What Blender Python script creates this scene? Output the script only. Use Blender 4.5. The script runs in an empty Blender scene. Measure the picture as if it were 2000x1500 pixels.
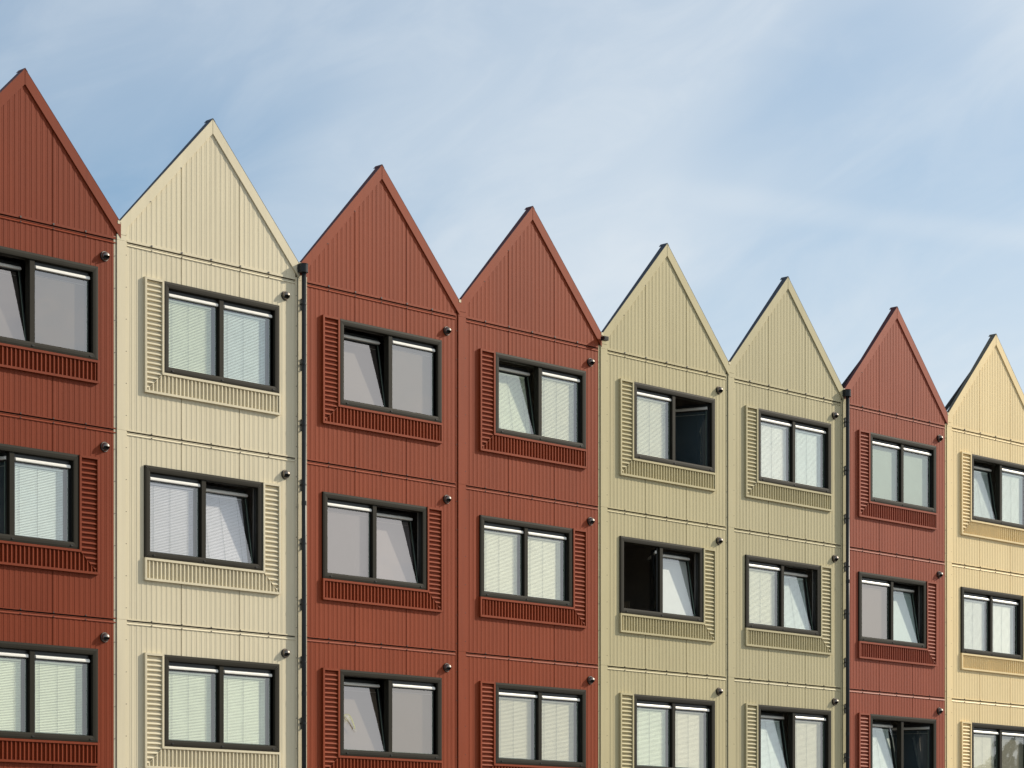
import bpy, math, random
from mathutils import Vector
R = math.radians
sc = bpy.context.scene
C = bpy.data.collections.new('place'); sc.collection.children.link(C)
rnd = random.Random(7)

# ------------------------------------------------------------------ materials
def new_mat(name):
    m = bpy.data.materials.new(name); m.use_nodes = True
    nt = m.node_tree; b = nt.nodes['Principled BSDF']
    return m, nt, b
def L(nt, a, b): nt.links.new(a, b)

def paint(name, col, rough=0.42, var=0.10, metal=0.0, bump=0.08, spec=0.14):
    m, nt, b = new_mat(name)
    tc = nt.nodes.new('ShaderNodeTexCoord')
    geo = nt.nodes.new('ShaderNodeNewGeometry')
    mp = nt.nodes.new('ShaderNodeMapping'); mp.inputs['Scale'].default_value = (1.7, 1.7, 0.35)
    L(nt, geo.outputs['Position'], mp.inputs['Vector'])
    n = nt.nodes.new('ShaderNodeTexNoise'); n.inputs['Scale'].default_value = 1.3
    n.inputs['Detail'].default_value = 6; n.inputs['Roughness'].default_value = 0.6
    L(nt, mp.outputs[0], n.inputs['Vector'])
    n2 = nt.nodes.new('ShaderNodeTexNoise'); n2.inputs['Scale'].default_value = 90
    n2.inputs['Detail'].default_value = 3
    L(nt, geo.outputs['Position'], n2.inputs['Vector'])
    add = nt.nodes.new('ShaderNodeMath'); add.operation = 'MULTIPLY_ADD'
    L(nt, n2.outputs[0], add.inputs[0]); add.inputs[1].default_value = 0.5
    L(nt, n.outputs[0], add.inputs[2])
    mr = nt.nodes.new('ShaderNodeMapRange')
    mr.inputs['From Min'].default_value = 0.45; mr.inputs['From Max'].default_value = 1.05
    mr.inputs['To Min'].default_value = 1 - var; mr.inputs['To Max'].default_value = 1 + var
    L(nt, add.outputs[0], mr.inputs[0])
    def M(op, a, b_=None, c_=None):
        q = nt.nodes.new('ShaderNodeMath'); q.operation = op
        for i, x in enumerate((a, b_, c_)):
            if x is None: continue
            if isinstance(x, (int, float)): q.inputs[i].default_value = x
            else: L(nt, x, q.inputs[i])
        return q.outputs[0]
    sp = nt.nodes.new('ShaderNodeSeparateXYZ'); L(nt, geo.outputs['Position'], sp.inputs[0])
    t = M('DIVIDE', M('SUBTRACT', sp.outputs[0], 23.28), 3.655)
    ix = M('ADD', M('FLOOR', M('DIVIDE', M('SUBTRACT', M('MULTIPLY', M('FRACT', t), 3.655), 0.09), 1.175)), M('MULTIPLY', M('FLOOR', t), 10))
    iz = M('FLOOR', M('DIVIDE', M('ADD', sp.outputs[2], 0.0), 2.94))
    cb = nt.nodes.new('ShaderNodeCombineXYZ'); L(nt, ix, cb.inputs[0]); L(nt, iz, cb.inputs[1])
    wn = nt.nodes.new('ShaderNodeTexWhiteNoise'); wn.noise_dimensions = '3D'; L(nt, cb.outputs[0], wn.inputs[0])
    # thin vertical rain streaks
    ms = nt.nodes.new('ShaderNodeMapping'); ms.inputs['Scale'].default_value = (14, 14, 0.5); L(nt, geo.outputs['Position'], ms.inputs[0])
    ns = nt.nodes.new('ShaderNodeTexNoise'); ns.inputs['Scale'].default_value = 1.0; ns.inputs['Detail'].default_value = 4; L(nt, ms.outputs[0], ns.inputs[0])
    st = nt.nodes.new('ShaderNodeMapRange'); st.inputs['From Min'].default_value = 0.55; st.inputs['From Max'].default_value = 0.78
    st.inputs['To Min'].default_value = 1.0; st.inputs['To Max'].default_value = 1 - var*1.2; L(nt, ns.outputs[0], st.inputs[0])
    k = M('MULTIPLY', M('MULTIPLY', mr.outputs[0], M('MULTIPLY_ADD', wn.outputs['Value'], 0.05, 0.975)), st.outputs[0])
    mx = nt.nodes.new('ShaderNodeVectorMath'); mx.operation = 'SCALE'
    mx.inputs[0].default_value = col
    L(nt, k, mx.inputs['Scale'])
    L(nt, mx.outputs[0], b.inputs['Base Color'])
    mr2 = nt.nodes.new('ShaderNodeMapRange')
    mr2.inputs['To Min'].default_value = rough - 0.07; mr2.inputs['To Max'].default_value = rough + 0.09
    L(nt, n.outputs[0], mr2.inputs[0]); L(nt, mr2.outputs[0], b.inputs['Roughness'])
    b.inputs['Metallic'].default_value = metal
    b.inputs['Specular IOR Level'].default_value = spec
    if bump:
        bp = nt.nodes.new('ShaderNodeBump'); bp.inputs['Strength'].default_value = bump
        bp.inputs['Distance'].default_value = 0.02
        n3 = nt.nodes.new('ShaderNodeTexNoise'); n3.inputs['Scale'].default_value = 2.2
        n3.inputs['Detail'].default_value = 4
        L(nt, geo.outputs['Position'], n3.inputs['Vector'])
        L(nt, n3.outputs[0], bp.inputs['Height']); L(nt, bp.outputs[0], b.inputs['Normal'])
    return m

def flat(name, col, rough=0.6, metal=0.0, spec=0.5):
    m, nt, b = new_mat(name)
    geo = nt.nodes.new('ShaderNodeNewGeometry')
    n = nt.nodes.new('ShaderNodeTexNoise'); n.inputs['Scale'].default_value = 6; n.inputs['Detail'].default_value = 5
    L(nt, geo.outputs['Position'], n.inputs['Vector'])
    mr = nt.nodes.new('ShaderNodeMapRange'); mr.inputs['To Min'].default_value = 0.9; mr.inputs['To Max'].default_value = 1.1
    L(nt, n.outputs[0], mr.inputs[0])
    mx = nt.nodes.new('ShaderNodeVectorMath'); mx.operation = 'SCALE'; mx.inputs[0].default_value = col
    L(nt, mr.outputs[0], mx.inputs['Scale']); L(nt, mx.outputs[0], b.inputs['Base Color'])
    b.inputs['Roughness'].default_value = rough; b.inputs['Metallic'].default_value = metal
    b.inputs['Specular IOR Level'].default_value = spec
    return m

def glass_mat(name, tint, refl, rc):
    m = bpy.data.materials.new(name); m.use_nodes = True; nt = m.node_tree; nt.nodes.clear()
    out = nt.nodes.new('ShaderNodeOutputMaterial')
    tr = nt.nodes.new('ShaderNodeBsdfTransparent'); tr.inputs[0].default_value = (*tint, 1)
    gl = nt.nodes.new('ShaderNodeBsdfGlossy'); gl.inputs['Roughness'].default_value = 0.015
    gl.inputs['Color'].default_value = (*rc, 1)
    lw = nt.nodes.new('ShaderNodeLayerWeight'); lw.inputs['Blend'].default_value = 0.5
    pw = nt.nodes.new('ShaderNodeMath'); pw.operation = 'POWER'; pw.inputs[1].default_value = 5
    ma = nt.nodes.new('ShaderNodeMath'); ma.operation = 'MULTIPLY_ADD'
    ma.inputs[1].default_value = 1 - refl; ma.inputs[2].default_value = refl
    L(nt, lw.outputs['Facing'], pw.inputs[0]); L(nt, pw.outputs[0], ma.inputs[0])
    # faint waviness of float glass
    geo = nt.nodes.new('ShaderNodeNewGeometry')
    n = nt.nodes.new('ShaderNodeTexNoise'); n.inputs['Scale'].default_value = 1.4; n.inputs['Detail'].default_value = 1
    L(nt, geo.outputs['Position'], n.inputs['Vector'])
    bp = nt.nodes.new('ShaderNodeBump'); bp.inputs['Strength'].default_value = 0.11; bp.inputs['Distance'].default_value = 0.05
    L(nt, n.outputs[0], bp.inputs['Height']); L(nt, bp.outputs[0], gl.inputs['Normal'])
    mx = nt.nodes.new('ShaderNodeMixShader')
    L(nt, ma.outputs[0], mx.inputs[0]); L(nt, tr.outputs[0], mx.inputs[1]); L(nt, gl.outputs[0], mx.inputs[2])
    L(nt, mx.outputs[0], out.inputs[0])
    return m

RED1 = paint('dark red painted steel', (0.190, 0.0325, 0.0095), 0.48)
RED = paint('red painted steel', (0.245, 0.0475, 0.0165), 0.48)
RED7 = paint('muted red painted steel', (0.285, 0.072, 0.040), 0.48)
CREAM = paint('cream painted steel', (0.640, 0.570, 0.410), 0.42, 0.06)
OLIVE = paint('olive beige painted steel', (0.490, 0.430, 0.258), 0.42, 0.06)
OLIVE6 = paint('olive beige painted steel b', (0.472, 0.418, 0.258), 0.42, 0.06)
YELLOW = paint('pale yellow painted steel', (0.780, 0.620, 0.350), 0.42, 0.06)
ANTH = paint('anthracite coping', (0.055, 0.060, 0.072), 0.45, bump=0)
MAROON = paint('maroon coping', (0.085, 0.022, 0.022), 0.45, bump=0)
BROWNC = paint('brown grey coping', (0.13, 0.115, 0.085), 0.45, bump=0)
CASING = paint('anthracite window casing', (0.023, 0.0205, 0.0145), 0.5, 0.10, bump=0.04, spec=0.10)
SASH = flat('dark sash frame', (0.022, 0.025, 0.026), 0.35)
PIPE = paint('anthracite pipe', (0.030, 0.033, 0.036), 0.33, bump=0)
BLACK = flat('black metal', (0.012, 0.012, 0.012), 0.5)
SCREW = flat('dark screw', (0.035, 0.03, 0.028), 0.45)
STEEL = flat('stainless steel', (0.24, 0.21, 0.185), 0.45, 1.0)
DARKIN = flat('painted recess shade and cowl rim', (0.012, 0.011, 0.010), 0.8)  # near-black colour stands in for shade inside slots, gaps and openings
WHITE = flat('white enamel', (0.84, 0.82, 0.76), 0.35)
CAP = flat('grey plastic end cap', (0.09, 0.095, 0.10), 0.5)
EDGE = flat('green glass edge', (0.16, 0.22, 0.17), 0.3)
GLASS = glass_mat('window glass', (0.93, 0.96, 0.92), 0.17, (1.0, 0.97, 0.95))
GLASSR = glass_mat('coated window glass', (0.74, 0.73, 0.70), 0.27, (1.0, 0.89, 0.83))
ROOM = flat('dim interior plaster', (0.36, 0.33, 0.29), 0.9)
REVEAL = flat('dark window reveal', (0.02, 0.02, 0.02), 0.6)
BODY = flat('grey building board', (0.25, 0.25, 0.25), 0.8)
ROOFM = flat('dark roofing felt', (0.05, 0.05, 0.055), 0.9)

# ------------------------------------------------------------------ mesh helper
class MB:
    def __init__(s): s.v = []; s.f = []; s.m = []
    def face(s, pts, m=0):
        i = len(s.v); s.v += [tuple(p) for p in pts]; s.f.append(tuple(range(i, i+len(pts)))); s.m.append(m)
    def box(s, x0, x1, y0, y1, z0, z1, m=0):
        i = len(s.v)
        s.v += [(x0,y0,z0),(x1,y0,z0),(x1,y1,z0),(x0,y1,z0),(x0,y0,z1),(x1,y0,z1),(x1,y1,z1),(x0,y1,z1)]
        for q in ((0,3,2,1),(4,5,6,7),(0,1,5,4),(1,2,6,5),(2,3,7,6),(3,0,4,7)):
            s.f.append(tuple(i+k for k in q)); s.m.append(m)
    def prism(s, pts, y0, y1, m=0):           # polygon in (x,z) extruded along y
        n = len(pts); i = len(s.v)
        s.v += [(p[0], y0, p[1]) for p in pts] + [(p[0], y1, p[1]) for p in pts]
        s.f.append(tuple(i+k for k in range(n))); s.m.append(m)
        s.f.append(tuple(i+n+k for k in reversed(range(n)))); s.m.append(m)
        for k in range(n):
            a, b = k, (k+1) % n
            s.f.append((i+b, i+a, i+n+a, i+n+b)); s.m.append(m)
    def hexa(s, a, b, m=0):                   # two quads (4 pts each) joined
        i = len(s.v); s.v += [tuple(p) for p in a] + [tuple(p) for p in b]
        for q in ((0,1,2,3),(7,6,5,4),(0,4,5,1),(1,5,6,2),(2,6,7,3),(3,7,4,0)):
            s.f.append(tuple(i+k for k in q)); s.m.append(m)
    def cyl(s, c, r, h, axis='z', n=20, m=0, r2=None, caps=True):
        r2 = r if r2 is None else r2; i = len(s.v)
        for rr, hh in ((r, 0), (r2, h)):
            for k in range(n):
                a = 2*math.pi*k/n; p = (rr*math.cos(a), rr*math.sin(a))
                if axis == 'z': s.v.append((c[0]+p[0], c[1]+p[1], c[2]+hh))
                elif axis == 'y': s.v.append((c[0]+p[0], c[1]+hh, c[2]+p[1]))
                else: s.v.append((c[0]+hh, c[1]+p[0], c[2]+p[1]))
        for k in range(n):
            a, b = k, (k+1) % n
            s.f.append((i+a, i+b, i+n+b, i+n+a)); s.m.append(m)
        if caps:
            s.f.append(tuple(i+k for k in range(n))); s.m.append(m)
            s.f.append(tuple(i+n+k for k in range(n))); s.m.append(m)
    def mesh(s, name, mats, smooth=False, recalc=True):
        me = bpy.data.meshes.new(name); me.from_pydata(s.v, [], s.f)
        for m in (mats if isinstance(mats, (list, tuple)) else [mats]): me.materials.append(m)
        me.polygons.foreach_set('material_index', s.m)
        if recalc:
            import bmesh
            bm = bmesh.new(); bm.from_mesh(me); bmesh.ops.recalc_face_normals(bm, faces=bm.faces); bm.to_mesh(me); bm.free()
        if smooth:
            me.polygons.foreach_set('use_smooth', [True]*len(me.polygons))
        me.update(); return me

def obj(name, data, parent=None, loc=(0,0,0), rot=(0,0,0)):
    o = bpy.data.objects.new(name, data); C.objects.link(o)
    o.parent = parent; o.location = loc; o.rotation_euler = rot
    return o
def tag(o, label=None, cat=None, group=None, kind=None):
    if label: o['label'] = label
    if cat: o['category'] = cat
    if group: o['group'] = group
    if kind: o['kind'] = kind
    return o

# ------------------------------------------------------------------ dimensions (metres)
PITCH = 3.655; X2 = 23.28
def X0(n): return X2 + PITCH*(n-2) + (0.045 if n == 1 else 0)
JO = {2: 2.95, 3: 5.885, 4: 8.82, 5: 11.755}      # joint at the foot of storeys 2,3,4 and of the gable
PU0, PU1 = 0.20, 3.600                             # panel width within a bay
RIB0 = 0.09; SHEET = 1.175; NR = 12; RP = SHEET/NR
RD = 0.0031
APU, APZ, SL, FW = 1.8575, 14.03, 1.10, 0.23       # gable apex, slope, fascia height

def rib_profile(u0, u1):
    pts = []
    for sh in range(-1, 4):
        b = RIB0 + sh*SHEET
        pts += [(b-0.0095, -RD*0.3), (b-0.009, 0.018), (b+0.003, 0.018), (b+0.0035, -RD)]
        for k in range(NR):
            c = b + k*RP
            if k == 0: pts += [(c+0.044, -RD), (c+0.049, 0.0)]
            else: pts += [(c+0.001, 0.0), (c+0.004, -RD), (c+0.046, -RD), (c+0.049, 0.0)]
            # small stiffening bead in the pan
            pts += [(c+0.070, 0.0), (c+0.0735, -0.0020), (c+0.077, 0.0)]
    pts = [p for p in sorted(pts)]
    out = []
    def yat(u):
        for a, b in zip(pts, pts[1:]):
            if a[0] <= u <= b[0]:
                t = (u-a[0])/max(b[0]-a[0], 1e-9); return a[1]+(b[1]-a[1])*t
        return 0
    out = [(u0, yat(u0))] + [p for p in pts if u0+1e-5 < p[0] < u1-1e-5] + [(u1, yat(u1))]
    return out
def ribbed(mb, u0, u1, zb, zt):
    pr = rib_profile(u0, u1)
    for (a, ya), (b, yb) in zip(pr, pr[1:]):
        za0, zb0 = (zb(a), zb(b)) if callable(zb) else (zb, zb)
        za1, zb1 = (zt(a), zt(b)) if callable(zt) else (zt, zt)
        if za1 <= za0 and zb1 <= zb0: continue
        mb.face([(a, ya, za0), (b, yb, zb0), (b, yb, zb1), (a, ya, za1)])

# window geometry relative to storey foot
WZ0, WZ1 = 1.005, 2.445
CW = 0.10                                           # casing width
TYPES = {'A': (0.893, 3.249), 'B': (0.530, 2.893)}  # casing outer
LU0, LU1, LZ0 = 0.520, 3.262, 0.648                 # corner strip outer

def wall_mesh(types, mat):
    mb = MB()
    for lv, ty in types.items():
        z0 = JO[lv]; z1 = JO[lv+1]-0.062
        a, b = TYPES[ty]; a += CW-0.03; b -= CW-0.03
        w0 = z0+WZ0+CW-0.03; w1 = z0+WZ1-CW+0.03
        zb_ = z0+0.015
        ribbed(mb, PU0-0.01, a, zb_, z1); ribbed(mb, b, PU1+0.005, zb_, z1)
        ribbed(mb, a, b, zb_, w0); ribbed(mb, a, b, w1, z1)
    ribbed(mb, PU0-0.01, PU1+0.005, 0.1, JO[2]-0.062)
    return mb.mesh('wall', mat, recalc=False)

def joint_mesh(mat, top):
    mb = MB(); J = 0.0
    up = 0.036 if top else 0.017
    mb.box(PU0, PU1, -0.011, 0.02, J, J+up)
    mb.face([(PU0, 0.035, J-0.024), (PU1, 0.035, J-0.024), (PU1, 0.035, J+0.002), (PU0, 0.035, J+0.002)], 1)  # back of the slot, its shadow put into the colour
    mb.box(PU0, PU1, -0.003, 0.034, J-0.031, J-0.022)
    mb.face([(PU0, 0.012, J-0.036), (PU1, 0.012, J-0.036), (PU1, 0.012, J-0.030), (PU0, 0.012, J-0.030)], 1)
    mb.hexa([(PU0, -0.015, J-0.064), (PU1, -0.015, J-0.064), (PU1, 0.003, J-0.035), (PU0, 0.003, J-0.035)],
            [(PU0, 0.02, J-0.064), (PU1, 0.02, J-0.064), (PU1, 0.02, J-0.035), (PU0, 0.02, J-0.035)])
    for k in range(5):
        u = 0.67+0.59*k
        r = 0.016 if top else 0.010
        mb.cyl((u, -0.021, J+(0.016 if top else 0.009)), r, 0.012, 'y', 10, 2)
        mb.cyl((u, -0.022, J-0.056), 0.009, 0.012, 'y', 8, 2)
    return mb.mesh('floor_joint', [mat, DARKIN, SCREW])

def post_mesh(mat):
    mb = MB()
    zs = [0.1, 2.95, 5.885, 8.82, 11.755, 11.84]
    for a, b in zip(zs, zs[1:]):
        if b-a < 0.2:
            pass
        mb.box(0.004, 0.168, -0.020, 0.03, a+0.003, b)
        mb.box(0.168, PU0-0.004, -0.010, 0.03, a+0.003, b)
    # flange and gap on the left of the post
    mb.box(-0.047, -0.010, -0.004, 0.03, 0.1, 11.80)
    mb.box(-0.010, 0.004, 0.028, 0.034, 0.1, 11.80, 1)
    z = 0.6
    while z < 11.8:
        mb.cyl((0.183, -0.016, z), 0.0065, 0.008, 'y', 8, 2)
        mb.cyl((-0.028, -0.010, z-0.05), 0.0065, 0.008, 'y', 8, 2)
        z += 0.4975
    return mb.mesh('corner_post', [mat, DARKIN, SCREW])

AP = [1.8575, 14.03]
def zo(u):
    a, z = AP
    return z-(z-12.02)*(a-u)/(a-0.033) if u < a else z-(z-12.02)*(u-a)/(3.682-a)
GU0, GU1 = 0.030, 3.6835
def gable_mesh(mat):
    mb = MB()
    ribbed(mb, PU0-0.01, PU1+0.005, JO[5]+0.03, lambda u: zo(u)-0.12)
    return mb.mesh('gable', mat, recalc=False)
def fascia_mesh(mat):
    mb = MB()
    y0, y1 = -0.022, 0.010
    mb.prism([(GU0, 11.845), (0.168, 11.845), (PU0, zo(PU0)-FW), (AP[0]-0.0015, AP[1]-FW), (AP[0]-0.0015, AP[1]), (GU0, zo(GU0))], y0, y1)
    mb.prism([(AP[0]+0.0015, AP[1]), (AP[0]+0.0015, AP[1]-FW), (GU1, zo(GU1)-FW-0.005), (GU1, zo(GU1))], y0-0.003, y1)
    for u in (0.64, 1.24):
        mb.cyl((u, -0.028, zo(u)-FW+0.012), 0.008, 0.008, 'y', 8, 1)
    return mb.mesh('gable_fascia', [mat, SCREW])
def coping_mesh(mat):
    mb = MB()
    t = 0.008
    def yb(u):
        t = max(0.0, 1-abs(u-AP[0])/1.83); return 0.040 + 0.066*t
    for a, b in ((GU0, AP[0]), (AP[0], GU1)):
        n = 6
        for k in range(n):
            u0 = a+(b-a)*k/n; u1 = a+(b-a)*(k+1)/n
            mb.hexa([(u0, -0.0265, zo(u0)+0.002), (u1, -0.0265, zo(u1)+0.002), (u1, yb(u1), zo(u1)+0.002), (u0, yb(u0), zo(u0)+0.002)],
                    [(u0, -0.0265, zo(u0)+t), (u1, -0.0265, zo(u1)+t), (u1, yb(u1), zo(u1)+t), (u0, yb(u0), zo(u0)+t)])
    # ridge cap with its small hooked end
    for s in (-1, 1):
        u1 = AP[0]+s*0.045; APU, APZ = AP
        mb.hexa([(APU, -0.028, APZ+0.009), (u1, -0.028, zo(u1)+0.009), (u1, 0.15, zo(u1)+0.009), (APU, 0.15, APZ+0.009)],
                [(APU, -0.028, APZ+0.016), (u1, -0.028, zo(u1)+0.016), (u1, 0.15, zo(u1)+0.016), (APU, 0.15, APZ+0.016)])
    for u in (0.25, 0.75, 1.3, 1.7):
        mb.cyl((u, -0.02, zo(u)+0.004), 0.009, 0.018, 'z', 8)
    return mb.mesh('coping', mat)

def casing_mesh(ty):
    a, b = TYPES[ty]; mb = MB()
    prof = [(0.0, 0.0), (0.0, -0.030), (0.003, -0.033), (0.035, -0.0365), (0.070, -0.0355), (0.095, -0.0325), (CW, -0.028), (CW, 0.085)]
    g = 0.0012
    def ring(d): return (a+d, b-d, WZ0+d, WZ1-d)
    for (d0, y0), (d1, y1) in zip(prof, prof[1:]):
        p, q = ring(d0), ring(d1)
        mb.face([(p[0], y0, p[3]-g), (p[0], y0, p[2]+g), (q[0], y1, q[2]+g), (q[0], y1, q[3]-g)])
        mb.face([(p[1], y0, p[2]+g), (p[1], y0, p[3]-g), (q[1], y1, q[3]-g), (q[1], y1, q[2]+g)])
        mb.face([(p[0]+g, y0, p[3]), (q[0]+g, y1, q[3]), (q[1]-g, y1, q[3]), (p[1]-g, y0, p[3])])
        mb.face([(p[0]+g, y0, p[2]), (p[1]-g, y0, p[2]), (q[1]-g, y1, q[2]), (q[0]+g, y1, q[2])])
    # dark backing board round the opening
    for (x0, x1, z0, z1) in ((a+0.02, a+CW, WZ0+0.02, WZ1-0.02), (b-CW, b-0.02, WZ0+0.02, WZ1-0.02)):
        mb.box(x0, x1, 0.02, 0.084, z0, z1, 1)
    mb.box(a+CW, b-CW, 0.02, 0.084, WZ0+0.02, WZ0+CW-0.002, 1); mb.box(a+CW, b-CW, 0.02, 0.084, WZ1-CW+0.002, WZ1-0.02, 1)
    m = mb.mesh('window', [CASING, REVEAL], recalc=False)
    return m
def mull_u(ty):
    a, b = TYPES[ty]; c = (a+b)/2-0.012; return c-0.047, c+0.047
def mullion_mesh(ty):
    m0, m1 = mull_u(ty); mb = MB()
    z0, z1 = WZ0+CW+0.001, WZ1-CW-0.001
    mb.prism([(0, 0), (1, 0)], 0, 0) if False else None
    pts = [(m0, 0.10), (m0, -0.008), (m0+0.008, -0.014), (m1-0.008, -0.014), (m1, -0.008), (m1, 0.10)]
    for (xa, ya), (xb, yb) in zip(pts, pts[1:]):
        mb.face([(xa, ya, z0), (xb, yb, z0), (xb, yb, z1), (xa, ya, z1)])
    return mb.mesh('mullion', CASING, recalc=False)
def caps_mesh(ty):
    a, b = TYPES[ty]; mb = MB()
    for u in (a+0.165, (a+b)/2-0.02, b-0.145):
        mb.cyl((u, -0.046, WZ0+0.045), 0.012, 0.012, 'y', 10)
        mb.box(u-0.004, u+0.024, -0.046, -0.036, WZ0+0.037, WZ0+0.050)
    return mb.mesh('drain_cap', BLACK)

SH0, SH1 = WZ0+CW+0.002, WZ1-CW-0.002           # sash extent
def pane_ranges(ty):
    a, b = TYPES[ty]; m0, m1 = mull_u(ty)
    return (a+CW+0.002, m0-0.004), (m1+0.003, b-CW-0.024)
# pane-local meshes: origin at the sash's bottom hinge line (left end), y=0 is the sash front
def sash_mesh(w):
    mb = MB(); h = SH1-SH0
    def fr(x0, x1, z0, z1): mb.box(x0, x1, 0.0, 0.055, z0, z1)
    fr(0, 0.045, 0, h); fr(w-0.03, w, 0, h); fr(0.045, w-0.03, 0, 0.012); fr(0.045, w-0.03, h-0.13, h)
    mb.box(0.0, w, -0.006, 0.0, h-0.035, h-0.012)
    mb.box(w-0.012, w, -0.006, 0.0, 0.0, h-0.035)
    return mb.mesh('sash', SASH)
def glass_mesh(w, G):
    mb = MB(); h = SH1-SH0
    x0, x1, z0, z1 = 0.035, w-0.033, 0.010, h-0.135
    mb.face([(x0, -0.008, z0), (x1, -0.008, z0), (x1, -0.008, z1), (x0, -0.008, z1)], 0)
    mb.box(x1, x1+0.007, -0.010, 0.0, z0, z1, 1)
    mb.box(x0, x1, -0.009, 0.0, z0-0.004, z0, 1)
    return mb.mesh('glass_pane', [G, EDGE], recalc=False)
def vent_mesh(w):
    mb = MB(); h = SH1-SH0; z1 = h-0.056; z0 = z1-0.056
    x0, x1 = 0.012, w-0.002
    pts = [(0.0, z1), (-0.020, z1-0.002), (-0.034, z1-0.012), (-0.040, z1-0.026), (-0.040, z0+0.006), (-0.034, z0), (0.0, z0)]
    for (ya, za), (yb, zb_) in zip(pts, pts[1:]):
        mb.face([(x0+0.022, ya, za), (x0+0.022, yb, zb_), (x1-0.012, yb, zb_), (x1-0.012, ya, za)], 0)
    for xa, xb, m in ((x0, x0+0.022, 1), (x1-0.012, x1, 0)):
        i = [(xa, y, z) for y, z in pts]; j = [(xb, y*1.04, z) for y, z in pts]
        for k in range(len(pts)-1): mb.face([i[k], i[k+1], j[k+1], j[k]], m)
        mb.face(i, m); mb.face(j, m)
    return mb.mesh('trickle_vent', [WHITE, CAP], recalc=False)
def slats_mesh(w, mat, pitch=0.024, tilt=60, drop=1.0, cord=True, wob=0.0, seed=0):
    rr = random.Random(seed)
    mb = MB(); h = SH1-SH0; x0, x1 = 0.045, w-0.095
    z1 = h-0.150; z0 = 0.02
    sw = 0.026; dy = sw*math.cos(R(tilt)); dz = sw*math.sin(R(tilt))
    z = z1-0.03; zend = z1-(z1-z0)*drop
    mb.box(x0, x1, 0.018, 0.044, z1-0.024, z1+0.005)
    while z > zend:
        j = rr.uniform(-wob, wob); k = rr.uniform(-wob, wob)
        mb.face([(x0, 0.020, z-dz+j), (x1, 0.020, z-dz+k), (x1, 0.020+dy, z+k), (x0, 0.020+dy, z+j)])
        z -= pitch
    if cord:
        for t in (0.10, 0.47, 0.87):
            x = x0+(x1-x0)*t
            mb.box(x-0.0015, x+0.0015, 0.016, 0.018, zend, z1-0.03, 1)
    return mb.mesh('venetian_blind', [mat, CORD], recalc=False)
def roller_mesh(w, mat):
    mb = MB(); h = SH1-SH0; x0, x1 = 0.040, w-0.050
    z1 = h-0.140
    mb.box(x0, x1, 0.030, 0.033, 0.012, z1-0.050)
    mb.box(x0, x1, 0.026, 0.036, z1-0.056, z1-0.052, 1)
    mb.box(x0, x1, 0.034, 0.040, z1-0.050, z1+0.004)
    return mb.mesh('roller_shade', [mat, WHITE])
CORD = flat('grey blind cord', (0.25, 0.27, 0.27), 0.8)
def blindmat(name, c): return flat(name, c, 0.55)
BM = {
 'green': blindmat('pale green blind', (0.86, 0.90, 0.74)),
 'cool': blindmat('cool white blind', (0.80, 0.87, 0.86)),
 'lilac': blindmat('lilac white blind', (0.70, 0.66, 0.74)),
 'cream': blindmat('cream blind', (0.90, 0.87, 0.72)),
 'beige': blindmat('beige blind', (0.74, 0.68, 0.54)),
 'white': blindmat('white blind', (0.92, 0.92, 0.88)),
 'Rgrey': blindmat('grey shade cloth', (0.10, 0.085, 0.08)),
 'Rbrown': blindmat('grey brown shade cloth', (0.15, 0.115, 0.08)),
 'Rbeige': blindmat('greige shade cloth', (0.22, 0.175, 0.13)),
 'Rlilac': blindmat('lilac grey shade cloth', (0.28, 0.25, 0.27)),
 'Rwhite': blindmat('white shade cloth', (0.55, 0.55, 0.56)),
 'Rgreen': blindmat('green grey shade cloth', (0.32, 0.38, 0.32)),
 'Rblue': blindmat('blue grey shade cloth', (0.42, 0.50, 0.50)),
 'Rdim': blindmat('dim beige shade cloth', (0.22, 0.19, 0.15)),
 'Rdarkrefl': blindmat('dark blue painted pane reflection', (0.05, 0.075, 0.10)),  # added sheet; its colour imitates the dim room mirrored in swung-open glass
}

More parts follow.
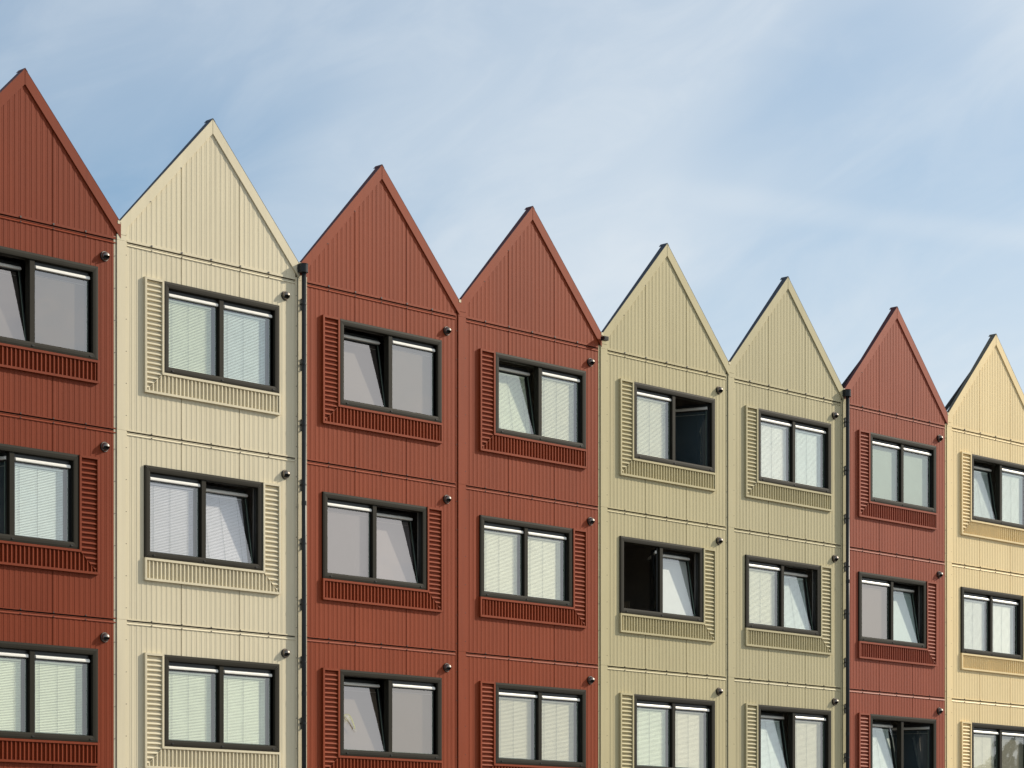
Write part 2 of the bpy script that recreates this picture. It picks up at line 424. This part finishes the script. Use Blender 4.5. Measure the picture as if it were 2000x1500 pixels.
def strip_mesh(ty, mat):
    """corrugated corner strip beside and below a window"""
    mb = MB(); cp = 0.0762; D = 0.032
    ca, cb = TYPES[ty]; t = 0.036
    zi = WZ0-0.004                                     # inner top of the bottom strip
    profA = [(0.0, 0.0), (0.032, 0.0), (0.041, -D), (0.053, -D), (0.066, -D+0.008), (0.0755, 0.0)]
    profB = [(0.0, 0.0), (0.0095, -D+0.008), (0.0225, -D), (0.0345, -D), (0.0435, 0.0), (0.0755, 0.0)]
    def wave(n0, n1, prof):
        pts = []; k = 0
        while n0+k*cp < n1:
            pts += [(n0+k*cp+p, y) for p, y in prof]; k += 1
        return [p for p in pts if p[0] <= n1]
    side = -1 if ty == 'A' else 1
    # frames of reference: s = distance from the outer vertical edge
    def U(s): return LU0+s if side < 0 else LU1-s
    S = (ca-LU0-0.004) if side < 0 else (LU1-cb-0.004)  # strip width
    W = LU1-LU0
    zt = WZ1+0.004
    off = 0.007
    Hh = zi-LZ0
    # bottom part: waves along s
    pts = wave(t, W-t, profA if side < 0 else profB)
    for (a, ya), (b, yb) in zip(pts, pts[1:]):
        ta = min(zi-t, LZ0+a*(Hh/S)-0.0); tb = min(zi-t, LZ0+b*(Hh/S))
        if ta <= LZ0+t and tb <= LZ0+t: continue
        mb.face([(U(a), ya-off+0.0, LZ0+t), (U(b), yb-off, LZ0+t), (U(b), yb-off, max(tb, LZ0+t)), (U(a), ya-off, max(ta, LZ0+t))])
    # side part: waves along z
    pts = wave(LZ0+t, zt-t, profA)
    for (a, ya), (b, yb) in zip(pts, pts[1:]):
        sa = min(S-t, (a-LZ0)*(S/Hh)); sb = min(S-t, (b-LZ0)*(S/Hh))
        if sa <= t and sb <= t: continue
        mb.face([(U(t), ya-off, a), (U(max(sa, t)), ya-off, a), (U(max(sb, t)), yb-off, b), (U(t), yb-off, b)])
    # rivets on the crests
    for k in range(2, int((W-0.4)/cp)):
        s = t+k*cp+0.009+0.0*S
        if s > S+0.05 and k % 2: mb.cyl((U(s), -off-0.005, zi-t-0.03), 0.004, 0.006, 'y', 6, 1)
        if k % 2: mb.cyl((U(s), -off-0.005, LZ0+t+0.02), 0.004, 0.006, 'y', 6, 1)
    # trim frame
    Y0, Y1 = -0.050, 0.0
    def bx(s0, s1, z0, z1, yo=0.0):
        mb.box(min(U(s0), U(s1)), max(U(s0), U(s1)), Y0-yo, Y1, z0, z1)
    def quad(pts): mb.prism([(U(s), z) for s, z in pts], Y0, Y1)
    g = 0.0012
    quad([(0, LZ0+g), (t, LZ0+t+g), (t, zt-t-g), (0, zt-g)])
    quad([(g, LZ0), (W-g, LZ0), (W-t-g, LZ0+t), (t+g, LZ0+t)])
    quad([(W, LZ0+g), (W, zi), (W-t, zi-t), (W-t, LZ0+t+g)])
    quad([(S-t+g, zi-t), (W-t-g, zi-t), (W, zi), (S+g, zi)])
    quad([(S-t, zi-t+g), (S, zi+g), (S, zt-g), (S-t, zt-t-g)])
    quad([(g, zt), (t+g, zt-t), (S-t-g, zt-t), (S-g, zt)])
    # mitre seam between the two corrugated sheets
    d = 0.006
    quad_pts = [(t, LZ0+t), (t+d, LZ0+t-0.0), (S-t+d, zi-t), (S-t, zi-t)]
    mb.prism([(U(s), z) for s, z in quad_pts], -off-D-0.0015, 0.0, 0)
    return mb.mesh('corrugated_strip', [mat, SCREW, DARKIN])

def cowl_mesh():
    mb = MB(); r = 0.067
    mb.cyl((0, -0.018, 0), 0.078, 0.018, 'y', 32, 1)
    mb.cyl((0, -0.024, 0), 0.074, 0.006, 'y', 32, 0)
    nu, nv = 24, 14
    def P(i, j):
        th = math.pi*j/nv                     # along from pole up (z+) to pole down
        ph = math.pi*i/nu                     # 0..pi sweep through -Y
        x = r*math.sin(th)*math.cos(ph); y = -r*1.18*math.sin(th)*math.sin(ph); z = r*math.cos(th)
        return (x, y-0.021, z)
    for i in range(nu):
        for j in range(nv):
            q = [P(i, j), P(i, j+1), P(i+1, j+1), P(i+1, j)]
            cz = sum(p[2] for p in q)/4; cy = sum(p[1] for p in q)/4
            cx = sum(p[0] for p in q)/4
            if -0.80*r < cz < 0.02*r and abs(cx) < 0.80*r and cy < -0.034: continue
            mb.face(q, 0)
    # inner shell, coloured near black for the shade in the mouth
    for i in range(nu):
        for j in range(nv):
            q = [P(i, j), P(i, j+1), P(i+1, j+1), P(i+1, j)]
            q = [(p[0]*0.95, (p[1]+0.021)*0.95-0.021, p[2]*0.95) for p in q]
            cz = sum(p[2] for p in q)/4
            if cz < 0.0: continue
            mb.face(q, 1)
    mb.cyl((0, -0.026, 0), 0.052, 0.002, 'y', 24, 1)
    me = mb.mesh('vent_cowl', [STEEL, DARKIN], recalc=False)
    me.polygons.foreach_set('use_smooth', [len(p.vertices) == 4 for p in me.polygons])
    return me

def room_mesh():
    mb = MB(); u0, u1, z0, z1, y0, y1 = 0.25, 3.5, 0.35, 2.72, 0.10, 4.2
    F = mb.face
    F([(u0, y0, z0), (u0, y1, z0), (u0, y1, z1), (u0, y0, z1)])
    F([(u1, y0, z0), (u1, y1, z0), (u1, y1, z1), (u1, y0, z1)])
    F([(u0, y1, z0), (u1, y1, z0), (u1, y1, z1), (u0, y1, z1)])
    F([(u0, y0, z0), (u1, y0, z0), (u1, y1, z0), (u0, y1, z0)])
    F([(u0, y0, z1), (u1, y0, z1), (u1, y1, z1), (u0, y1, z1)])
    return mb
def room_with_front(ty):
    mb = room_mesh(); a, b = TYPES[ty]; a += CW-0.002; b -= CW-0.002; w0, w1 = WZ0+CW-0.002, WZ1-CW+0.002
    for (x0, x1, z0, z1) in ((0.25, a, 0.35, 2.72), (b, 3.5, 0.35, 2.72), (a, b, 0.35, w0), (a, b, w1, 2.72)):
        mb.box(x0, x1, 0.086, 0.10, z0, z1)
    return mb.mesh('room', ROOM, recalc=False)

def pipe_meshes():
    mb = MB(); c = (0.066, -0.090)
    mb.cyl((c[0], c[1], 0.1), 0.0395, 11.80, 'z', 24)
    pipe = mb.mesh('downpipe', PIPE)
    for p in pipe.polygons: p.use_smooth = len(p.vertices) == 4
    mb = MB()
    mb.cyl((c[0]-0.012, c[1]+0.0, 11.875), 0.078, 0.010, 'z', 28, r2=0.078)
    mb.cyl((c[0]-0.012, c[1]+0.0, 11.885), 0.074, 0.125, 'z', 28)
    mb.cyl((c[0]-0.012, c[1]+0.0, 12.010), 0.078, 0.008, 'z', 28)
    mb.box(c[0]-0.09, c[0]+0.03, c[1]+0.03, 0.0, 11.885, 12.01)
    hop = mb.mesh('hopper', PIPE)
    mb = MB()
    mb.cyl((c[0], c[1], -0.012), 0.043, 0.024, 'z', 24)
    mb.box(c[0]-0.006, c[0]+0.006, -0.055, -0.02, -0.008, 0.008)
    mb.box(c[0]-0.030, c[0]-0.018, -0.050, -0.020, -0.010, 0.010)
    mb.box(c[0]-0.010, c[0]+0.010, -0.034, -0.020, -0.095, 0.095)
    for s in (-1, 1): mb.cyl((c[0], -0.042, s*0.088), 0.013, 0.010, 'y', 10)
    br = mb.mesh('pipe_bracket', BLACK)
    mb = MB(); mb.cyl((c[0], c[1], 0), 0.0425, 0.07, 'z', 24); col = mb.mesh('pipe_collar', PIPE)
    return pipe, hop, br, col

# shared meshes
CASE = {t: casing_mesh(t) for t in 'AB'}; MULL = {t: mullion_mesh(t) for t in 'AB'}; CAPS = {t: caps_mesh(t) for t in 'AB'}
ROOMS = {t: room_with_front(t) for t in 'AB'}
COWL = cowl_mesh()
cache = {}
def cached(key, fn):
    if key not in cache: cache[key] = fn()
    return cache[key]

# ------------------------------------------------------------------ windows
def window(parent, lv, ty, states, label=None):
    zb = JO[lv]
    w = obj('window', CASE[ty], parent, (0, 0, zb))
    if label: w['label'] = label
    obj('mullion', MULL[ty], w); obj('drain_cap', CAPS[ty], w)
    for idx, ((x0, x1), st) in enumerate(zip(pane_ranges(ty), states)):
        cov, mode = st; wd = round(x1-x0, 4)
        loc = Vector((x0, 0.050, SH0)); rot = (0, 0, 0)
        if mode == 'tilt': rot = (-R(9.6), 0, 0)
        elif mode.startswith('open'):
            ang = R(float(mode[4:]))
            # hinged on its right side: swing the free left side inwards
            rot = (0, 0, -ang)
            hinge = Vector((x1, 0.055, SH0))
            loc = hinge - Vector((math.cos(-ang)*wd, math.sin(-ang)*wd, 0))
        coat = cov in ('Rgrey', 'Rbrown', 'Rbeige', 'Rlilac')
        pieces = [('sash', cached(('s', wd), lambda: sash_mesh(wd))),
                  ('glass_pane', cached(('g', wd, coat), lambda: glass_mesh(wd, GLASSR if coat else GLASS))),
                  ('trickle_vent', cached(('v', wd), lambda: vent_mesh(wd)))]
        if cov and cov[0] == 'R':
            pieces.append(('roller_shade', cached(('r', wd, cov), lambda: roller_mesh(wd, BM[cov]))))
        elif cov:
            tl = {'lilac': 66}.get(cov, 60) + rnd.choice((-3, 0, 2))
            pieces.append(('venetian_blind', slats_mesh(wd, BM[cov], tilt=tl, wob=0.0003, seed=rnd.random())))
        for nm, me in pieces: obj(nm, me, w, loc, rot)
    return w

T, O = 'tilt', 'open'
HOUSES = [
 # n, wall, post, coping, windows {level: ((left),(right))}
 (1, RED1, RED1, MAROON, {4: (('Rgrey', T), ('Rbrown', '')), 3: (('Rdarkrefl', 'open72'), ('cool', '')), 2: (('green', ''), ('green', ''))}),
 (2, CREAM, CREAM, ANTH, {4: (('green', ''), ('cool', '')), 3: (('lilac', ''), ('lilac', T)), 2: (('green', ''), ('green', ''))}),
 (3, RED, CREAM, MAROON, {4: (('Rgrey', T), ('Rbeige', '')), 3: (('Rlilac', ''), ('Rlilac', T)), 2: (('Rbeige', T), ('Rbrown', ''))}),
 (4, RED, RED, MAROON, {4: (('green', T), ('cream', '')), 3: (('cream', ''), ('cream', '')), 2: (('beige', ''), ('beige', ''))}),
 (5, OLIVE, OLIVE, ANTH, {4: (('cream', ''), ('Rdarkrefl', 'open68')), 3: (('Rdarkrefl', 'open130'), ('Rwhite', T)), 2: (('green', ''), ('beige', ''))}),
 (6, OLIVE6, OLIVE6, ANTH, {4: (('white', ''), ('cool', '')), 3: (('cream', ''), ('cool', T)), 2: (('cool', T), ('beige', ''))}),
 (7, RED7, OLIVE6, MAROON, {4: (('Rgreen', ''), ('Rgreen', '')), 3: (('Rbeige', ''), ('Rblue', T)), 2: (('cool', T), ('Rdarkrefl', 'open70'))}),
 (8, YELLOW, YELLOW, BROWNC, {4: (('cool', T), ('cool', '')), 3: (('white', ''), ('white', '')), 2: (('beige', ''), ('Rdim', ''))}),
]
LAB = {
 1: 'dark red gabled house cut off by the left edge of the photo',
 2: 'cream ribbed metal house with pointed gable, standing between two red houses',
 3: 'red gabled house with a black downpipe at its left edge, next to the cream house',
 4: 'red gabled house between another red house and an olive beige one',
 5: 'olive beige gabled house with two sashes swung open, right of a red house',
 6: 'olive beige gabled house with all sashes shut or tilted, left of the second black downpipe',
 7: 'muted red gabled house between an olive beige house and the yellow house',
 8: 'yellow gabled house at the right edge of the photo, its right side cut off',
}
TY = {4: 'A', 3: 'B', 2: 'A'}
PIPES = pipe_meshes()
mcache = {}
roots = {}
for n, wall, post, cop, wins in HOUSES:
    AP[:] = {1: (1.925, 14.0), 2: (1.875, 14.02)}.get(n, (1.8575, 14.03))
    root = obj('gabled_house', None, None, (X0(n), 0, 0))
    root.empty_display_size = 0.5
    tag(root, LAB[n], 'house', 'gabled metal houses in a row'); roots[n] = root
    def mm(kind, mat, fn):
        k = (kind, mat.name, n if n < 3 else 0)
        if k not in mcache: mcache[k] = fn(mat)
        return mcache[k]
    obj('wall', mm('wall', wall, lambda m: wall_mesh(TY, m)), root)
    for lv, J in JO.items(): obj('floor_joint', mm('joint%d' % (lv == 5), wall, lambda m: joint_mesh(m, lv == 5)), root, (0, 0, J))
    po = obj('corner_post', mm('post', post, post_mesh), root)
    gb = obj('gable', mm('gable', wall, gable_mesh), root)
    fa = obj('fascia', mm('fascia', wall, fascia_mesh), gb)
    obj('coping', mm('coping', cop, coping_mesh), gb)
    # solid back of the gable and the body of the house
    mb = MB(); lo = 0.13
    mb.prism([(0.11, 11.80), (3.54, 11.80), (3.54, zo(3.54)-lo), (AP[0], AP[1]-lo), (0.11, zo(0.11)-lo)], 0.025, 0.060)
    mb.box(-0.0, 0.10, 0.040, 0.061, 11.50, 12.0); mb.box(3.55, 3.654, 0.040, 0.061, 11.50, 12.0)
    obj('gable_back', mb.mesh('gable_back', wall), gb)
    mb = MB()
    mb.box(0.0, 3.654, 0.061, 9.0, 11.55, 11.80)
    obj('roof', mb.mesh('roof', ROOFM), root)
    mb = MB(); mb.box(0.0, 0.1, 0.036, 9.0, 0.0, 11.55); mb.box(3.56, 3.65, 0.036, 9.0, 0.0, 11.55); mb.box(0.1, 3.56, 8.9, 9.0, 0.0, 11.55)
    obj('side_wall', mb.mesh('side_wall', BODY), root)
    mb = MB(); mb.box(0.0, 0.07, 0.0, 0.30, 11.99, 12.055); mb.box(0.01, 0.06, -0.03, 0.0, 12.0, 12.05)
    obj('valley_gutter', mb.mesh('valley_gutter', CREAM), root)
    for lv in (4, 3, 2):
        window(root, lv, TY[lv], wins[lv])
        obj('corrugated_strip', mm('strip'+TY[lv], wall, lambda m: strip_mesh(TY[lv], m)), root, (0, 0, JO[lv]))
        obj('room', ROOMS[TY[lv]], root, (0, 0, JO[lv]))
        obj('vent_cowl', COWL, root, (3.385, 0, JO[lv]+2.633))
    if n in (3, 7):
        pp = obj('downpipe', PIPES[0], root)
        obj('hopper', PIPES[1], pp)
        for z in (11.36, 10.365, 9.37, 8.38, 7.41, 6.41, 5.46, 4.45, 3.45, 2.45, 1.45): obj('pipe_bracket', PIPES[2], pp, (0, 0, z))
        for z in (8.04, 4.9): obj('pipe_collar', PIPES[3], pp, (0, 0, z))
    if n == 4:
        mb = MB()
        mb.box(3.615, 3.735, -0.15, -0.056, 11.885, 11.96)
        mb.box(3.628, 3.722, -0.155, -0.150, 11.895, 11.95, 1)
        obj('rain_spout', mb.mesh('rain_spout', [BLACK, DARKIN]), root)
    if n in (7, 8):
        mb = MB(); a, b = (0.02, 12.075), (1.15, 13.16)
        mb.prism([(a[0], a[1]-0.12), (b[0], b[1]-0.12), b, a], *((0.085, 0.10) if n == 7 else (0.13, 0.15)))
        obj('rear_brace', mb.mesh('rear_brace', ANTH), gb)

# ------------------------------------------------------------------ palm frond behind the tilted pane of house 3
def frond():
    mb = MB(); rr = random.Random(3)
    P0 = Vector((0, 0, 0)); pts = []
    for k in range(15):
        t = k/14; pts.append(Vector((0.30*t, 0, 0.06+0.16*math.sin(t*2.6)-0.22*t*t)))
    for a, b in zip(pts, pts[1:]):
        mb.box(a.x, b.x, -0.002, 0.002, min(a.z, b.z)-0.002, max(a.z, b.z)+0.002)
    for k, p in enumerate(pts[2:]):
        for s in (-1, 1):
            ln = 0.17*(1-0.045*k)
            ang = R(-60 + (28 if s > 0 else -12) - k*3) 
            d = Vector((math.cos(ang), 0, math.sin(ang)))*ln
            q = p+d; m_ = p+d*0.5+Vector((0.01, 0.0, 0.004))
            mb.face([p, m_+Vector((0.0022, 0.001, 0.0015)), q, m_-Vector((0.0022, 0.001, 0.0015))])
    return mb
LEAF = flat('pale yellow green frond', (0.42, 0.42, 0.20), 0.5)
fr = obj('palm_frond', frond().mesh('palm_frond', LEAF, recalc=False), None, (X0(3)+1.03, 0.078, JO[2]+1.55))
tag(fr, 'pale palm frond pressed behind the tilted lower pane of the red house with the downpipe', 'plant')

# ------------------------------------------------------------------ shelf seen dimly through the open sash of house 5
WOOD = flat('light wood shelf', (0.42, 0.36, 0.27), 0.6); CLOTH = flat('pale soft toys', (0.50, 0.46, 0.42), 0.9)
sh = obj('shelf', None, None, (X0(5)+0.75, 1.75, JO[3]+0.35)); tag(sh, 'dim wooden shelf holding soft toys inside the wide open olive beige house window', 'shelf')
for z in (0.45, 1.03):
    mb = MB(); mb.box(0, 2.0, 0, 0.35, z, z+0.035); obj('shelf_board', mb.mesh('shelf_board', WOOD), sh)
for x in (0.0, 1.96):
    mb = MB(); mb.box(x, x+0.04, 0.0, 0.35, 0.0, 1.5 if x == 0 else 1.2); obj('upright', mb.mesh('upright', WOOD), sh)
rr = random.Random(5)
for k in range(9):
    mb = MB(); mb.box(0.1+k*0.2, 0.2+k*0.2, 0.02, 0.05, 0.50, 1.0); obj('slat', mb.mesh('slat', WOOD), sh)
import bmesh
for k in range(6):
    bm = bmesh.new(); bmesh.ops.create_icosphere(bm, subdivisions=3, radius=1)
    for v in bm.verts:
        v.co *= 1+0.12*math.sin(5*v.co.x+k)+0.08*math.sin(7*v.co.z)
        v.co = Vector((v.co.x*0.15, v.co.y*0.10, v.co.z*rr.choice((0.10, 0.13))+0.10))
    me = bpy.data.meshes.new('soft_toy'); bm.to_mesh(me); bm.free(); me.materials.append(CLOTH)
    o = obj('soft_toy', me, None, (X0(5)+0.75+0.2+k*0.30, 1.90, JO[3]+0.35+1.07))
    tag(o, 'pale soft round toy lying in a row on the dim shelf behind the open window', 'toy', 'soft toys on the shelf')

# ------------------------------------------------------------------ ground
def ground_mat():
    m, nt, b = new_mat('paved ground')
    geo = nt.nodes.new('ShaderNodeNewGeometry')
    n = nt.nodes.new('ShaderNodeTexNoise'); n.inputs['Scale'].default_value = 0.4; n.inputs['Detail'].default_value = 8
    L(nt, geo.outputs['Position'], n.inputs['Vector'])
    br = nt.nodes.new('ShaderNodeTexBrick'); br.inputs['Scale'].default_value = 2.5
    br.inputs['Color1'].default_value = (0.20, 0.18, 0.15, 1); br.inputs['Color2'].default_value = (0.24, 0.22, 0.19, 1); br.inputs['Mortar'].default_value = (0.08, 0.08, 0.07, 1)
    L(nt, geo.outputs['Position'], br.inputs['Vector'])
    mx = nt.nodes.new('ShaderNodeMix'); mx.data_type = 'RGBA'; mx.blend_type = 'MULTIPLY'; mx.inputs['Factor'].default_value = 0.5
    L(nt, br.outputs['Color'], mx.inputs['A']); L(nt, n.outputs['Color'], mx.inputs['B']); L(nt, mx.outputs['Result'], b.inputs['Base Color'])
    b.inputs['Roughness'].default_value = 0.85
    return m
mb = MB(); mb.face([(-2500, -2500, 0), (2500, -2500, 0), (2500, 2500, 0), (-2500, 2500, 0)])
tag(obj('ground', mb.mesh('ground', ground_mat())), kind='structure')

# ------------------------------------------------------------------ trees across the street (they show mirrored in the lowest right windows)
def tree_meshes(h, r, seed):
    rr = random.Random(seed)
    mt = MB(); mt.cyl((0, 0, 0), 0.16, h*0.55, 'z', 10, r2=0.07)
    for k in range(9):
        a = rr.uniform(0, 6.28); z = h*rr.uniform(0.25, 0.6); l = r*rr.uniform(0.5, 0.9)
        p = Vector((0, 0, z)); q = p+Vector((math.cos(a)*l, math.sin(a)*l, l*0.7)); w = 0.03
        mt.hexa([p+Vector((w, 0, 0)), p+Vector((0, w, 0)), p-Vector((w, 0, 0)), p-Vector((0, w, 0))],
                [q+Vector((.01, 0, 0)), q+Vector((0, .01, 0)), q-Vector((.01, 0, 0)), q-Vector((0, .01, 0))])
    ml = MB()
    cl = [(Vector((rr.gauss(0, r*0.45), rr.gauss(0, r*0.45), h*rr.uniform(0.35, 0.92))), r*rr.uniform(0.22, 0.42)) for _ in range(40)]
    cl.append((Vector((0, 0, h*0.93)), r*0.25))
    for c, cr in cl:
        for _ in range(190):
            d = Vector((rr.gauss(0, 1), rr.gauss(0, 1), rr.gauss(0, 1))).normalized()*cr*rr.uniform(0.5, 1.0)
            p = c+d; s = rr.uniform(0.06, 0.13)
            a = Vector((rr.gauss(0, 1), rr.gauss(0, 1), rr.gauss(0, 1))).normalized()*s
            b = a.cross(Vector((rr.gauss(0, 1), rr.gauss(0, 1), rr.gauss(0, 1)))).normalized()*s
            ml.face([p-a, p-b*0.5, p+a, p+b*0.5])
    return mt.mesh('trunk', BARK), ml.mesh('crown', FOL, recalc=False)
BARK = flat('tree bark', (0.09, 0.065, 0.045), 0.9)
FOL = flat('tree foliage', (0.065, 0.125, 0.035), 0.7)
TREES = [(89.3, -30, 7.5, 0.9, 'narrow dark green tree reflected lowest at the left of the bottom yellow house window'),
         (91.2, -31, 7.2, 1.0, 'short bushy tree reflected beside the mullion of the bottom yellow house window'),
         (93.2, -30, 8.0, 1.2, 'pointed green tree reflected just right of the mullion in the bottom yellow house window'),
         (95.6, -32, 8.7, 1.6, 'tallest round crowned tree reflected in the bottom right pane of the yellow house'),
         (99.0, -31, 8.0, 1.6, 'wide green tree furthest right in the row across the street')]
for i, (x, y, h, r, lb) in enumerate(TREES):
    root = obj('street_tree', None, None, (x, y, 0)); tag(root, lb, 'tree', 'trees across the street')
    a, b = tree_meshes(h, r, 11+i); obj('trunk', a, root); obj('crown', b, root)

# ------------------------------------------------------------------ light and sky
PHI, EL = R(67), R(29)
sd = Vector((math.sin(PHI)*math.cos(EL), -math.cos(PHI)*math.cos(EL), math.sin(EL)))
sl = bpy.data.lights.new('sun', 'SUN'); sl.energy = 4.6; sl.angle = R(0.55); sl.color = (1.0, 0.90, 0.74)
so = bpy.data.objects.new('sun', sl); C.objects.link(so)
so.rotation_euler = (-sd).to_track_quat('-Z', 'Y').to_euler()
so.location = (60, -60, 60)

CLO = (9.4, 6.6)
w = bpy.data.worlds.new('World'); sc.world = w; w.use_nodes = True; nt = w.node_tree
bg = nt.nodes['Background']; bg.inputs['Strength'].default_value = 0.108
sky = nt.nodes.new('ShaderNodeTexSky'); sky.sky_type = 'NISHITA'; sky.sun_disc = False
sky.sun_elevation = EL; sky.sun_rotation = math.atan2(sd.x, sd.y)
sky.air_density = 1.0; sky.dust_density = 0.6; sky.ozone_density = 2.5
tc = nt.nodes.new('ShaderNodeTexCoord')
def dot(v):
    n = nt.nodes.new('ShaderNodeVectorMath'); n.operation = 'DOT_PRODUCT'; n.inputs[1].default_value = v
    L(nt, tc.outputs['Generated'], n.inputs[0]); return n.outputs['Value']
def val(op, a, b=None, c=None):
    n = nt.nodes.new('ShaderNodeMath'); n.operation = op
    for i, x in enumerate((a, b, c)):
        if x is None: continue
        if isinstance(x, (int, float)): n.inputs[i].default_value = x
        else: L(nt, x, n.inputs[i])
    return n.outputs[0]
def ramp(x, a, b, c, d):
    n = nt.nodes.new('ShaderNodeMapRange'); n.interpolation_type = 'SMOOTHSTEP'
    for k, v in zip(('From Min', 'From Max', 'To Min', 'To Max'), (a, b, c, d)): n.inputs[k].default_value = v
    L(nt, x, n.inputs[0]); return n.outputs[0]
S2 = 2**-0.5
east, up = dot((S2, -S2, 0)), dot((0, 0, 1))          # compass axes of the cloud layer
TH = R(27)
along = val('ADD', val('MULTIPLY', east, math.cos(TH)), val('MULTIPLY', up, math.sin(TH)))
across = val('SUBTRACT', val('MULTIPLY', up, math.cos(TH)), val('MULTIPLY', east, math.sin(TH)))
def noise(sx, sy, off, det, rough, dist):
    cb = nt.nodes.new('ShaderNodeCombineXYZ'); L(nt, val('MULTIPLY', along, sx), cb.inputs[0]); L(nt, val('MULTIPLY', across, sy), cb.inputs[1]); cb.inputs[2].default_value = off
    n = nt.nodes.new('ShaderNodeTexNoise'); n.inputs['Scale'].default_value = 1; n.inputs['Detail'].default_value = det
    n.inputs['Roughness'].default_value = rough; n.inputs['Distortion'].default_value = dist
    L(nt, cb.outputs[0], n.inputs['Vector']); return n.outputs[0]
big = ramp(noise(4.5, 9.0, CLO[0], 3, 0.45, 0.3), 0.36, 0.66, 0.0, 1.0)
fine = ramp(noise(14, 34, CLO[1], 7, 0.6, 0.6), 0.38, 0.72, 0.0, 1.0)
# thin old vapour trail
tr = val('ABSOLUTE', val('SUBTRACT', val('ADD', up, val('MULTIPLY', east, 0.160)), 0.2785))
trail = val('MULTIPLY', ramp(val('ADD', tr, val('MULTIPLY', fine, 0.002)), 0.001, 0.008, 1.0, 0.0), ramp(east, 0.03, 0.10, 0.0, 0.55))
sunny = ramp(east, -0.22, 0.24, 0.0, 1.0)
low = ramp(up, 0.14, 0.34, 1.0, 0.0)
fac = val('ADD', val('MULTIPLY_ADD', big, 0.36, 0.07), val('MULTIPLY', fine, 0.10))
fac = val('ADD', fac, val('MULTIPLY', trail, 0.15))
fac = val('ADD', fac, val('MULTIPLY', sunny, 0.24))
fac = val('ADD', fac, val('MULTIPLY', val('MULTIPLY', low, val('ADD', sunny, 0.25)), 0.40))
patch = val('MULTIPLY', ramp(east, 0.06, 0.20, 0.0, 1.0), ramp(up, 0.275, 0.36, 0.0, 1.0))
fac = val('ADD', fac, val('MULTIPLY', patch, 0.38))
sunp = dot(tuple(sd)); halo = ramp(sunp, 0.62, 0.985, 0.0, 1.0)
fac = val('MAXIMUM', val('MINIMUM', fac, 0.92), val('MULTIPLY', halo, 0.85))
tint = nt.nodes.new('ShaderNodeVectorMath'); tint.operation = 'MULTIPLY'; tint.inputs[1].default_value = (0.83, 1.06, 1.09)
L(nt, sky.outputs[0], tint.inputs[0])
mix = nt.nodes.new('ShaderNodeMix'); mix.data_type = 'RGBA'
L(nt, fac, mix.inputs['Factor']); L(nt, tint.outputs['Vector'], mix.inputs['A'])
hz = nt.nodes.new('ShaderNodeVectorMath'); hz.operation = 'SCALE'; hz.inputs[0].default_value = (6.9, 7.35, 7.7)
L(nt, val('MULTIPLY_ADD', halo, 0.55, 1.0), hz.inputs['Scale']); L(nt, hz.outputs[0], mix.inputs['B'])
L(nt, mix.outputs['Result'], bg.inputs['Color'])

# ------------------------------------------------------------------ camera
cam = bpy.data.cameras.new('camera'); co = bpy.data.objects.new('camera', cam); C.objects.link(co)
co.location = (0, -31.94, 1.6); co.rotation_euler = (R(90), 0, R(-45))
cam.sensor_width = 36; cam.lens = 36*4930/2000; cam.shift_y = 0.5; cam.clip_end = 6000
sc.camera = co
sc.view_settings.view_transform = 'Standard'; sc.view_settings.look = 'None'
sc.view_settings.exposure = 0.10; sc.view_settings.gamma = 1
sc.render.engine = 'CYCLES'
sc.cycles.transparent_max_bounces = 12
